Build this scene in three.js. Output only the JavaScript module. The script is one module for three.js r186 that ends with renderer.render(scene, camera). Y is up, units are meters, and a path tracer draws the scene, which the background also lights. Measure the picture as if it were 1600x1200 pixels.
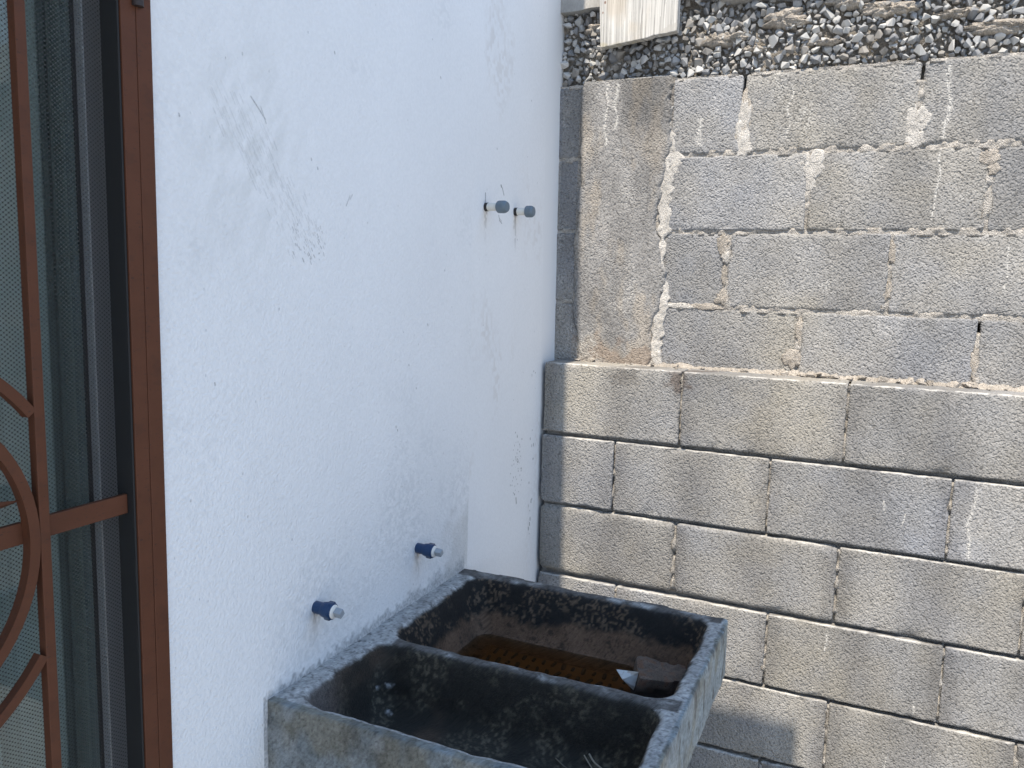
import * as THREE from 'three';
import { mergeGeometries } from 'three/addons/utils/BufferGeometryUtils.js';
import { ConvexGeometry } from 'three/addons/geometries/ConvexGeometry.js';
import { RoundedBoxGeometry } from 'three/addons/geometries/RoundedBoxGeometry.js';

// ---------------------------------------------------------------- camera, sky, sun, exposure
const scene = new THREE.Scene();
const D2R = Math.PI / 180;
const camera = new THREE.PerspectiveCamera(50.49, 4 / 3, 0.05, 400);
camera.position.set(0.845, 1.5, 2.077);
camera.rotation.set(-7.44 * D2R, 24.18 * D2R, 1.52 * D2R, 'YXZ');
const renderer = new THREE.WebGLRenderer({ antialias: true });
renderer.toneMapping = THREE.LinearToneMapping;
renderer.toneMappingExposure = 1.45;
renderer.shadowMap.enabled = true;

const SUN_EL = 62 * D2R;
const sun = new THREE.DirectionalLight(new THREE.Color().setRGB(1.0, 0.895, 0.745), 4.9);
sun.position.set(-0.015, Math.sin(SUN_EL), Math.cos(SUN_EL)).multiplyScalar(20);
sun.castShadow = true;
sun.shadow.mapSize.set(2048, 2048);
Object.assign(sun.shadow.camera, { left: -6, right: 6, top: 6, bottom: -6, near: 1, far: 40 });
scene.add(sun, sun.target);

{ // clear hazy midday sky: pale near the horizon, blue above
  const w = 256, h = 128, d = new Float32Array(w * h * 4);
  for (let j = 0; j < h; j++) {
    const el = (j + 0.5) / h * 2 - 1, up = Math.max(0, Math.sin(el * Math.PI / 2)), t = Math.pow(1 - up, 2.2);
    const c = el < 0 ? [0.3, 0.3, 0.3] : [0.30 + 0.50 * t, 0.53 + 0.38 * t, 0.94 + 0.10 * t];
    for (let i = 0; i < w; i++) d.set([c[0], c[1], c[2], 1], (j * w + i) * 4);
  }
  const sky = new THREE.DataTexture(d, w, h, THREE.RGBAFormat, THREE.FloatType);
  sky.mapping = THREE.EquirectangularReflectionMapping; sky.magFilter = THREE.LinearFilter; sky.needsUpdate = true;
  scene.background = sky; scene.environment = sky;
}

// ---------------------------------------------------------------- helpers
function rng(seed) { let a = seed >>> 0; return () => { a = (a + 0x6D2B79F5) >>> 0; let t = a; t = Math.imul(t ^ (t >>> 15), t | 1); t ^= t + Math.imul(t ^ (t >>> 7), t | 61); return ((t ^ (t >>> 14)) >>> 0) / 4294967296; }; }
const PERM = new Uint8Array(512); { const r = rng(77), p = [...Array(256).keys()]; for (let i = 255; i > 0; i--) { const j = Math.floor(r() * (i + 1)); [p[i], p[j]] = [p[j], p[i]]; } for (let i = 0; i < 512; i++) PERM[i] = p[i & 255]; }
function vn(x, y) { // value noise 0..1
  const xi = Math.floor(x), yi = Math.floor(y), fx = x - xi, fy = y - yi, u = fx * fx * (3 - 2 * fx), v = fy * fy * (3 - 2 * fy);
  const a = PERM[(xi & 255) + PERM[yi & 255]], b = PERM[((xi + 1) & 255) + PERM[yi & 255]], c = PERM[(xi & 255) + PERM[(yi + 1) & 255]], d = PERM[((xi + 1) & 255) + PERM[(yi + 1) & 255]];
  return (a + (b - a) * u + (c - a) * v + (a - b - c + d) * u * v) / 255;
}
function vn3(x, y, z) { const zi = Math.floor(z), f = z - zi, w = f * f * (3 - 2 * f); return vn(x + zi * 37.3, y + zi * 17.7) * (1 - w) + vn(x + (zi + 1) * 37.3, y + (zi + 1) * 17.7) * w; }
const fbm = (x, y, o = 4) => { let s = 0, a = 0.5, n = 0; for (let i = 0; i < o; i++) { s += a * vn(x, y); n += a; a *= 0.5; x = x * 2.03 + 11.7; y = y * 2.03 + 5.3; } return s / n; };
const fbm3 = (x, y, z, o = 3) => { let s = 0, a = 0.5, n = 0; for (let i = 0; i < o; i++) { s += a * vn3(x, y, z); n += a; a *= 0.5; x = x * 2.03 + 11.7; y = y * 2.03 + 5.3; z = z * 2.03 + 3.1; } return s / n; };
const clamp = (v, a = 0, b = 1) => v < a ? a : v > b ? b : v;
const ss = (a, b, v) => { const t = clamp((v - a) / (b - a)); return t * t * (3 - 2 * t); };
const mix = (a, b, t) => a + (b - a) * t;
const ENC = new Uint8Array(4097); for (let i = 0; i <= 4096; i++) { const l = i / 4096; ENC[i] = Math.round(255 * (l <= 0.0031308 ? l * 12.92 : 1.055 * Math.pow(l, 1 / 2.4) - 0.055)); }
const enc = (l) => ENC[(clamp(l) * 4096) | 0];
function tex(w, h, fn, colour = true, repeat = true) { // fn(i, j, out) fills out with linear rgb (colour) or 0..1 grey
  const d = new Uint8Array(w * h * 4), o = [0, 0, 0, 1];
  for (let j = 0, k = 0; j < h; j++) for (let i = 0; i < w; i++, k += 4) {
    o[3] = 1; fn(i, j, o);
    if (colour) { d[k] = enc(o[0]); d[k + 1] = enc(o[1]); d[k + 2] = enc(o[2]); } else { d[k] = d[k + 1] = d[k + 2] = clamp(o[0]) * 255; }
    d[k + 3] = clamp(o[3]) * 255;
  }
  const t = new THREE.DataTexture(d, w, h); t.magFilter = THREE.LinearFilter; t.minFilter = THREE.LinearMipmapLinearFilter; t.generateMipmaps = true;
  if (repeat) t.wrapS = t.wrapT = THREE.RepeatWrapping;
  if (colour) t.colorSpace = THREE.SRGBColorSpace;
  t.needsUpdate = true; return t;
}
const lin = (r, g, b) => new THREE.Color().setRGB(r, g, b);
const mat = (c, o = {}) => new THREE.MeshStandardMaterial({ color: Array.isArray(c) ? lin(...c) : c, roughness: 0.9, metalness: 0, ...o });
const names = {};
function numbered(n) { names[n] = (names[n] ?? -1) + 1; return names[n] ? `${n}_${String(names[n]).padStart(3, '0')}` : n; }
function shadow(m) { m.castShadow = true; m.receiveShadow = true; return m; }
function thing(name, label, category, pos = [0, 0, 0], group) { const g = new THREE.Group(); g.name = numbered(name); g.position.set(...pos); g.userData = { label, category }; if (group) g.userData.group = group; scene.add(g); return g; }
function single(name, label, category, geo, m, pos, group) { const o = shadow(new THREE.Mesh(geo, m)); o.name = numbered(name); o.position.set(...pos); o.userData = { label, category }; if (group) o.userData.group = group; scene.add(o); return o; }
function part(parent, name, geo, m, label) { const o = shadow(new THREE.Mesh(geo, m)); o.name = name; if (label) o.userData.label = label; parent.add(o); return o; }
function bx(x0, x1, y0, y1, z0, z1) { const g = new THREE.BoxGeometry(x1 - x0, y1 - y0, z1 - z0); g.translate((x0 + x1) / 2, (y0 + y1) / 2, (z0 + z1) / 2); return g; }
function rbx(x0, x1, y0, y1, z0, z1, r = 0.002) { const g = new RoundedBoxGeometry(x1 - x0, y1 - y0, z1 - z0, 2, r); g.translate((x0 + x1) / 2, (y0 + y1) / 2, (z0 + z1) / 2); return g; }
function boxUV(g, s = 1, ox = 0, oy = 0) { // uv in metres, chosen per face direction
  g = g.index ? g.toNonIndexed() : g; const p = g.attributes.position, n = g.attributes.normal, uv = new Float32Array(p.count * 2);
  for (let i = 0; i < p.count; i += 3) {
    const ax = Math.abs(n.getX(i) + n.getX(i + 1) + n.getX(i + 2)), ay = Math.abs(n.getY(i) + n.getY(i + 1) + n.getY(i + 2)), az = Math.abs(n.getZ(i) + n.getZ(i + 1) + n.getZ(i + 2));
    for (let k = i; k < i + 3; k++) { const x = p.getX(k), y = p.getY(k), z = p.getZ(k); const [u, v] = ax >= ay && ax >= az ? [z, y] : ay >= az ? [x, z] : [x, y]; uv[2 * k] = u * s + ox; uv[2 * k + 1] = v * s + oy; }
  }
  g.setAttribute('uv', new THREE.BufferAttribute(uv, 2)); return g;
}
function geoFrom(pos, idx, uv) { const g = new THREE.BufferGeometry(); g.setAttribute('position', new THREE.Float32BufferAttribute(pos, 3)); if (uv) g.setAttribute('uv', new THREE.Float32BufferAttribute(uv, 2)); g.setIndex(idx); g.computeVertexNormals(); return g; }

// ---------------------------------------------------------------- block layout (metres along each wall)
const LB = [], UB = [];
{
  const rows = [ // bottom, top, head joints
    [1.080, 1.2715, [0.0105, 0.391, 0.789, 1.190, 1.588, 1.988, 2.388, 2.79, 3.19]],
    [0.880, 1.069, [0.009, 0.219, 0.622, 1.024, 1.424, 1.824, 2.226, 2.628, 3.03]],
    [0.680, 0.870, [0.0085, 0.394, 0.796, 1.188, 1.59, 1.988, 2.39, 2.79, 3.19]],
    [0.479, 0.669, [0.009, 0.240, 0.641, 1.040, 1.44, 1.842, 2.24, 2.64, 3.04]],
    [0.279, 0.469, [0.006, 0.398, 0.800, 1.204, 1.604, 2.006, 2.406, 2.806, 3.2]],
    [0.079, 0.269, [0.007, 0.245, 0.646, 1.046, 1.446, 1.85, 2.25, 2.65, 3.05]],
    [-0.11, 0.067, [0.008, 0.4, 0.8, 1.2, 1.6, 2.0, 2.4, 2.8, 3.2]]];
  const r = rng(5);
  rows.forEach(([b, t, xs], ri) => { for (let i = 0; i < xs.length - 1; i++) LB.push({ x0: xs[i] + (i ? 0.0025 : 0), x1: xs[i + 1] - 0.0025, y0: b, y1: t, ri, tone: 0.92 + 0.16 * r(), hue: r() - 0.5 }); });
  const up = [
    [1.832, 2.022, [-0.022, 0.075], [0.295, 0.487, 0.890, 1.292, 1.69, 2.09, 2.49, 2.89, 3.2]],
    [1.636, 1.824, [-0.022, 0.075], [0.295, 0.656, 1.048, 1.45, 1.85, 2.25, 2.65, 3.05]],
    [1.440, 1.628, [-0.022, 0.075], [0.295, 0.469, 0.855, 1.255, 1.655, 2.055, 2.455, 2.86, 3.2]],
    [1.268, 1.432, [-0.022, 0.075], [0.295, 0.660, 1.055, 1.455, 1.855, 2.255, 2.655, 3.06]]];
  up.forEach(([b, t, s, xs], ri) => {
    UB.push({ x0: s[0], x1: s[1], y0: b, y1: t, ri, tone: 0.85, hue: -0.3 });
    for (let i = 0; i < xs.length - 1; i++) UB.push({ x0: xs[i] + 0.0035, x1: xs[i + 1] - 0.0035, y0: b, y1: t, ri, tone: 0.93 + 0.14 * r(), hue: r() - 0.5 });
  });
}
// ---------------------------------------------------------------- textures
const streak = (x, y, cx, y0, y1, w, s) => { // a thin run of pale lime wash, ragged
  if (y < y0 || y > y1) return 0; const c = cx + (vn(y * 30 + s, s) - 0.5) * 0.012, ww = w * (0.5 + vn(y * 90, s + 4)); const d = Math.abs(x - c); return d > ww ? 0 : (1 - d / ww) * ss(0.25, 0.6, vn(x * 700, y * 260 + s));
};
function blockTex(w, h, y0, list, extra) {
  return tex(w, h, (i, j, o) => {
    const x = i / 1000, y = y0 + j / 1000;
    let b = null; for (const q of list) if (x >= q.x0 - 0.004 && x <= q.x1 + 0.004 && y >= q.y0 - 0.007 && y <= q.y1 + 0.007) { b = q; break; }
    const tone = b ? b.tone : 1, hue = b ? b.hue : 0, s = b ? b.x0 * 13 + b.y0 * 7 : 0;
    const cloud = fbm(x * 9 + s, y * 5 + s, 3), cl2 = fbm(x * 3.1 + 40, y * 2.3 + 9, 3), grain = vn(x * 330, y * 330), g2 = vn(x * 640 + 9, y * 640), g3 = vn(x * 120 + 3, y * 130 + 8);
    let k = 0.262 * tone * (0.72 + 0.56 * cloud) * (0.86 + 0.28 * cl2);
    k *= 0.70 + 0.30 * grain + 0.22 * g2 + 0.08 * g3;
    if (grain < 0.2) k *= 0.72; if (g2 > 0.86) k *= 1.35;
    const wm = 0.06 * hue + 0.14 * (cl2 - 0.5) + 0.05 * (vn(x * 22, y * 22) - 0.5);
    o[0] = k * (1.03 + wm); o[1] = k * (1.0 + wm * 0.35); o[2] = k * (0.955 - wm);
    extra(x, y, o, grain, g2);
  });
}
const tint = (o, c, a) => { o[0] = mix(o[0], c[0], a); o[1] = mix(o[1], c[1], a); o[2] = mix(o[2], c[2], a); };
const LIME = [0.62, 0.60, 0.56];
const lowerTex = blockTex(2048, 1400, -0.11, LB, (x, y, o, g, g2) => {
  for (const [cx, a, b, w, s] of [[1.067, 0.89, 1.05, 0.006, 1], [0.886, 0.972, 1.0, 0.003, 2], [0.930, 0.94, 0.975, 0.0022, 3], [0.941, 0.33, 0.365, 0.0025, 4], [0.991, 0.488, 0.52, 0.003, 5], [0.758, 0.485, 0.505, 0.003, 6], [1.30, 0.92, 1.03, 0.004, 7], [0.782, 0.6, 0.655, 0.003, 8]]) { const a2 = streak(x, y, cx, a, b, w, s); if (a2) tint(o, LIME, a2 * 0.85); }
  const d = Math.hypot((x - 0.383) / 0.03, (y - 1.243) / 0.028); if (d < 1.6) { const a = ss(1.5, 0.4, d + (vn(x * 90, y * 90) - 0.5) * 1.2); tint(o, [0.11, 0.085, 0.07], a * 0.75); }
  const d2 = Math.hypot((x - 0.235) / 0.035, (y - 1.25) / 0.02); if (d2 < 1.6) tint(o, [0.14, 0.125, 0.11], ss(1.5, 0.4, d2 + (vn(x * 110, y * 110) - 0.5) * 1.4) * 0.5);
  for (const q of LB) if (y <= q.y1 + 0.002 && y > q.y1 - 0.006 && x > q.x0 && x < q.x1) { const a = ss(0.005, 0.001, q.y1 - y + 0.004 * (vn(x * 130, y * 40) - 0.35)) * ss(0.1, 0.5, vn(x * 35, q.ri * 7)); tint(o, LIME, a * 0.7); break; } // bedding lime on the upper arris, painted pale to strengthen its sunlit edge
  // damp-looking dark bars where the hollow cells lie behind the face shells
  for (const q of LB) { if (y < q.y0 || y > q.y1 || x < q.x0 || x > q.x1) continue; const u = (x - q.x0) / 0.4; const c = Math.exp(-Math.pow((u - 0.03) / 0.06, 2)) + 0.7 * Math.exp(-Math.pow((u - 0.52) / 0.12, 2)) + Math.exp(-Math.pow((u - 0.98) / 0.06, 2)); const a = c * (0.12 + 0.22 * fbm(x * 25 + q.x0 * 9, y * 12, 3)); o[0] *= 1 - a; o[1] *= 1 - a; o[2] *= 1 - a * 0.95; break; }
});
const upperTex = blockTex(2048, 1100, 1.2, UB, (x, y, o, g, g2) => {
  if (x > 0.048 && x < 0.31 && y < 2.03) { // poured column: smoother paste with tan runs
    const n = fbm(x * 16, y * 5, 4), f = vn(x * 300, y * 300); let k = 0.245 * (0.55 + 0.85 * n) * (0.72 + 0.5 * f) * (1 - 0.28 * ss(0.14, 0.19, x + 0.03 * (n - 0.5)) * ss(1.86, 1.93, y + 0.1 * (n - 0.5))); if (f < 0.2) k *= 0.75;
    const tan = ss(0.5, 0.68, fbm(x * 19 + 4, y * 7 + 8, 4) + 0.16 * ss(1.72, 2.0, y) * ss(0.2, 0.1, x) + 0.3 * ss(1.36, 1.29, y));
    o[0] = k * mix(1.02, 1.17, tan); o[1] = k * mix(0.99, 1.07, tan); o[2] = k * mix(0.96, 0.95, tan);
    const rust = ss(0.55, 0.8, fbm(x * 30, y * 30 + 3, 3) + 0.35 * ss(1.335, 1.29, y) * ss(0.05, 0.14, x)); if (y < 1.36) tint(o, [0.24, 0.17, 0.12], rust * 0.42);
  }
  for (const [cx, a, b, w, s] of [[0.948, 1.845, 2.012, 0.008, 1], [0.94, 1.66, 1.83, 0.0035, 2], [0.60, 1.86, 1.99, 0.003, 3], [0.155, 1.9, 2.02, 0.006, 5], [0.13, 1.86, 2.02, 0.005, 6], [1.10, 1.5, 1.6, 0.003, 9], [0.38, 1.85, 1.92, 0.012, 10]]) { const a2 = streak(x, y, cx, a, b, w, s); if (a2) tint(o, LIME, a2 * 0.8); }
  const e = fbm(x * 14 + 70, y * 14 + 3, 3); if (e > 0.62) tint(o, LIME, (e - 0.62) * 1.6 * ss(0.4, 0.8, g));
});
const grainBump = tex(1024, 1024, (i, j, o) => { // open pores between crushed grains; tiles every 1.024 m
  const x = i / 1024, y = j / 1024, a = vn(x * 384, y * 384), b = vn(x * 512, y * 512), c = vn(x * 192, y * 192), d = vn(x * 64, y * 64);
  o[0] = 0.2 + 0.36 * a + 0.24 * b + 0.14 * c + 0.1 * d - 0.3 * ss(0.3, 0.08, a) - 0.25 * ss(0.18, 0.05, c);
}, false);
const mortarTex = tex(512, 512, (i, j, o) => { const x = i / 512, y = j / 512, n = fbm(x * 16, y * 16, 4), g = vn(x * 256, y * 256); const k = 0.36 * (0.6 + 0.6 * n) * (0.75 + 0.5 * g); o[0] = k * 1.07; o[1] = k; o[2] = k * 0.91; });
const concTex = tex(1024, 1024, (i, j, o) => { const x = i / 1024, y = j / 1024, n = fbm(x * 8, y * 8, 4), g = vn(x * 256, y * 256); const k = 0.36 * (0.7 + 0.55 * n) * (0.88 + 0.24 * g); o[0] = k * 1.03; o[1] = k; o[2] = k * 0.94; });

// plaster: u = z, v = y - 0.5, 1.6 m wide, 1.9 m high
const PW = 1600, PH = 1900;
const marks = []; // short scratches and specks on the white wall: [z0, y0, z1, y1, half width, strength]
{
  const r = rng(31);
  for (let i = 0; i < 260; i++) { const t = Math.pow(r(), 0.8), z = mix(1.185, 1.005, t) + (r() - 0.5) * 0.09, y = mix(1.755, 1.545, t) + (r() - 0.5) * 0.05, l = 0.005 + 0.016 * r() * (1.2 - t); marks.push([z, y, z - l * 0.62, y - l, 0.0006 + 0.0006 * r(), 0.05 + 0.17 * r()]); }
  for (let i = 0; i < 60; i++) { const z = 1.0 + (r() - 0.5) * 0.085, y = 1.545 + (r() - 0.5) * 0.06, l = 0.001 + 0.0045 * r(); marks.push([z, y, z - l * 0.6, y - l, 0.0005 + 0.0007 * r(), 0.25 + 0.3 * r()]); }
  marks.push([1.125, 1.748, 1.096, 1.722, 0.0011, 0.5], [1.105, 1.738, 1.094, 1.716, 0.0009, 0.4]);
  marks.push([0.897, 1.614, 0.886, 1.632, 0.001, 0.4], [0.886, 1.626, 0.879, 1.634, 0.0015, 0.3]);
  marks.push([0.275, 1.717, 0.272, 1.714, 0.0025, 0.75], [0.268, 1.712, 0.258, 1.696, 0.0014, 0.7]);
  marks.push([0.286, 1.646, 0.281, 1.634, 0.0012, 0.7], [0.281, 1.634, 0.268, 1.628, 0.0011, 0.7], [0.283, 1.640, 0.27, 1.633, 0.0009, 0.6]);
  marks.push([0.359, 1.690, 0.359, 1.668, 0.0022, 0.6]);
  for (let i = 0; i < 55; i++) { const z = 0.150 + (r() + r() - 1) * 0.045, y = 1.02 + (r() + r() - 1) * 0.10, l = 0.0006 + 0.003 * r() * r(); marks.push([z, y, z, y - l, 0.0008 + 0.0011 * r(), 0.5 + 0.4 * r()]); }
  for (let i = 0; i < 14; i++) { const y = 0.76 + 0.5 * r(), l = 0.001 + 0.006 * r() * r(); marks.push([0.04 + 0.012 * (i % 3), y, 0.04 + 0.012 * (i % 3), y - l, 0.001 + 0.0016 * r(), 0.5 + 0.35 * r()]); }
  for (const [z, y] of [[0.049, 0.84], [0.052, 0.826], [0.046, 0.89], [0.06, 0.815], [0.15, 0.92], [0.148, 0.912]]) marks.push([z, y, z - 0.001, y - 0.007, 0.0024, 0.7]);
  for (const [z, y] of [[1.260, 1.699], [1.212, 1.341], [0.694, 1.323], [0.742, 1.206], [0.736, 1.198], [0.99, 1.68], [0.974, 1.668], [0.925, 1.86], [0.57, 1.9], [0.3, 1.8], [0.62, 1.4]]) marks.push([z, y, z - 0.0007, y - 0.0025, 0.0013, 0.55]);
  for (let i = 0; i < 150; i++) { const z = 1.3 * r(), y = 0.7 + 1.6 * r(); marks.push([z, y, z, y - 0.002, 0.0006 + 0.0009 * r() * r(), 0.15 + 0.4 * r()]); }
}
const MASK = new Float32Array(PW * PH);
for (const [z0, y0, z1, y1, w, s] of marks) {
  const i0 = Math.max(0, Math.floor((Math.min(z0, z1) - w) * 1000) - 1), i1 = Math.min(PW - 1, Math.ceil((Math.max(z0, z1) + w) * 1000) + 1), j0 = Math.max(0, Math.floor((Math.min(y0, y1) - w - 0.5) * 1000) - 1), j1 = Math.min(PH - 1, Math.ceil((Math.max(y0, y1) + w - 0.5) * 1000) + 1);
  const dz = z1 - z0, dy = y1 - y0, L = dz * dz + dy * dy || 1e-9;
  for (let j = j0; j <= j1; j++) for (let i = i0; i <= i1; i++) { const z = i / 1000, y = j / 1000 + 0.5, t = clamp(((z - z0) * dz + (y - y0) * dy) / L), d = Math.hypot(z - z0 - t * dz, y - y0 - t * dy); const a = clamp((w + 0.0006 - d) / 0.001) * s * (0.6 + 0.6 * vn(z * 500, y * 500)); const k = j * PW + i; if (a > MASK[k]) MASK[k] = a; }
}
const dripSpots = [[0.358, 1.655, 0.085, 0.010, 0.5], [0.190, 1.657, 0.10, 0.011, 0.65], [0.993, 0.925, 0.06, 0.014, 0.4], [0.656, 0.93, 0.08, 0.012, 0.42]];
const plasterTex = tex(PW, PH, (i, j, o) => {
  const z = i / 1000, y = j / 1000 + 0.5;
  const n = fbm(z * 5, y * 4, 4), f = vn(z * 240, y * 240), smooth = z < 0.425 ? 1 : 0;
  let k = 0.82 * (0.95 + 0.08 * n) * (0.975 + 0.05 * f);
  o[0] = k; o[1] = k * 1.0; o[2] = k * 1.0;
  // grime grains lodged in the rough coat, thicker over the sink
  if (!smooth) { const g = fbm(z * 7 + 20, y * 6 + 3, 4) + 0.34 * ss(1.25, 0.85, y) * ss(1.2, 1.0, z); const a = ss(0.55, 0.95, g) * ss(0.25, 0.75, vn(z * 150, y * 150)); tint(o, [0.42, 0.44, 0.45], a * 0.22); }
  else { const g = fbm(z * 9 + 2, y * 3 + 7, 4), a = ss(0.56, 0.8, g) * ss(0.3, 0.8, vn(z * 110, y * 90)); tint(o, [0.55, 0.50, 0.45], a * 0.3); }
  // rubbed dirt beside the scratches
  { const u = (z - 1.13) / 0.10, v = (y - 1.67) / 0.15; const a = Math.exp(-u * u - v * v) * ss(0.2, 0.8, fbm(z * 60 + y * 30, y * 28, 4)); tint(o, [0.42, 0.43, 0.40], a * 0.30); }
  // mildew line along the sink ledge
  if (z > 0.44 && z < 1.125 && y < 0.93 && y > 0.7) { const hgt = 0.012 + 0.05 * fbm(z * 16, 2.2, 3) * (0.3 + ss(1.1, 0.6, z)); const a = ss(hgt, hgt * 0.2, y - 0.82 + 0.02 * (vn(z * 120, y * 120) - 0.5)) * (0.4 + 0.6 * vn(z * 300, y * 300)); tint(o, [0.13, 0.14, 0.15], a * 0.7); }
  // patch of bare repair mortar
  { const e = 0.02 * (fbm(z * 40, y * 40, 3) - 0.5); if (z > 0.426 && z < 0.58 && y > 0.8 && y < 1.0) tint(o, [0.50, 0.48, 0.44], 0.40 * ss(0.56, 0.50, z + e * 3) * ss(0.985, 0.945, y + e * 3) * (0.4 + 0.6 * ss(0.3, 0.6, fbm(z * 25, y * 25, 3)))); }
  for (const [cz, cy, l, w, s] of dripSpots) { const t = (cy - y) / l; if (t < -0.12 || t > 1 || Math.abs(z - cz) > 0.05) continue; const c = cz + (vn(y * 40, cz * 50) - 0.5) * 0.008, d = Math.abs(z - c) / (w * (1.1 - 0.5 * Math.max(t, 0))); if (d < 1) tint(o, [0.17, 0.15, 0.14], s * (1 - d * d) * (1 - Math.max(t, 0)) * ss(0.15, 0.6, vn(z * 260, y * 130))); }
  const m = MASK[j * PW + i]; if (m) tint(o, [0.10, 0.095, 0.09], m);
}, true, false);
const plasterBump = tex(PW, PH, (i, j, o) => {
  const z = i / 1000, y = j / 1000 + 0.5, a = vn(z * 380, y * 380), b = vn(z * 230, y * 230), c = vn(z * 500, y * 500), w = fbm(z * 6, y * 6, 2), sm = z < 0.425 ? 0.28 : 1;
  const low = mix(0.55, 1, ss(1.9, 1.1, y)); // the coat was thrown coarser towards the foot of the wall
  o[0] = 0.5 + ((a - 0.5) * 0.6 + (b - 0.5) * 0.4 + (c - 0.5) * 0.3) * sm * low + (w - 0.5) * 0.25 - MASK[j * PW + i] * 0.15 + (z < 0.425 ? -0.06 : 0);
}, false, false);

// ---------------------------------------------------------------- materials
const bumpTile = (u, v) => { const t = grainBump.clone(); t.repeat.set(u, v); t.needsUpdate = true; return t; }; // keeps the pores at one real size on every wall map
const M = {
  lower: mat(0xffffff, { map: lowerTex, bumpMap: bumpTile(2, 1.4 / 1.024), bumpScale: 0.0038, roughness: 0.95 }),
  upper: mat(0xffffff, { map: upperTex, bumpMap: bumpTile(2, 1.1 / 1.024), bumpScale: 0.0044, roughness: 0.95 }),
  column: mat(0xffffff, { map: upperTex, bumpMap: bumpTile(2, 1.1 / 1.024), bumpScale: 0.0034, roughness: 0.95 }),
  mortar: mat(0xffffff, { map: mortarTex, bumpMap: grainBump, bumpScale: 0.005 }),
  joint: mat([1.2, 1.2, 1.2], { map: mortarTex, bumpMap: grainBump, bumpScale: 0.005 }),
  lime: mat([1.42, 1.44, 1.46], { map: mortarTex, bumpMap: grainBump, bumpScale: 0.003 }),
  tanMortar: mat([1.12, 1.08, 1.03], { map: mortarTex, bumpMap: grainBump, bumpScale: 0.004 }),
  plaster: mat(0xffffff, { map: plasterTex, bumpMap: plasterBump, bumpScale: 0.0012, roughness: 0.75 }),
  white: mat([0.74, 0.74, 0.74]),
  concrete: mat(0xffffff, { map: concTex, roughness: 0.92 }),
  ground: mat([0.95, 0.94, 0.9], { map: concTex, bumpMap: grainBump, bumpScale: 0.002 }),
};

// ---------------------------------------------------------------- ground
{
  const g = new THREE.PlaneGeometry(120, 120, 1, 1); g.rotateX(-Math.PI / 2);
  const uv = g.attributes.uv; for (let i = 0; i < uv.count; i++) uv.setXY(i, uv.getX(i) * 60, uv.getY(i) * 60);
  const o = shadow(new THREE.Mesh(g, M.ground)); o.name = 'ground'; o.userData = { kind: 'structure', label: 'pale concrete yard' }; scene.add(o);
}

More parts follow.
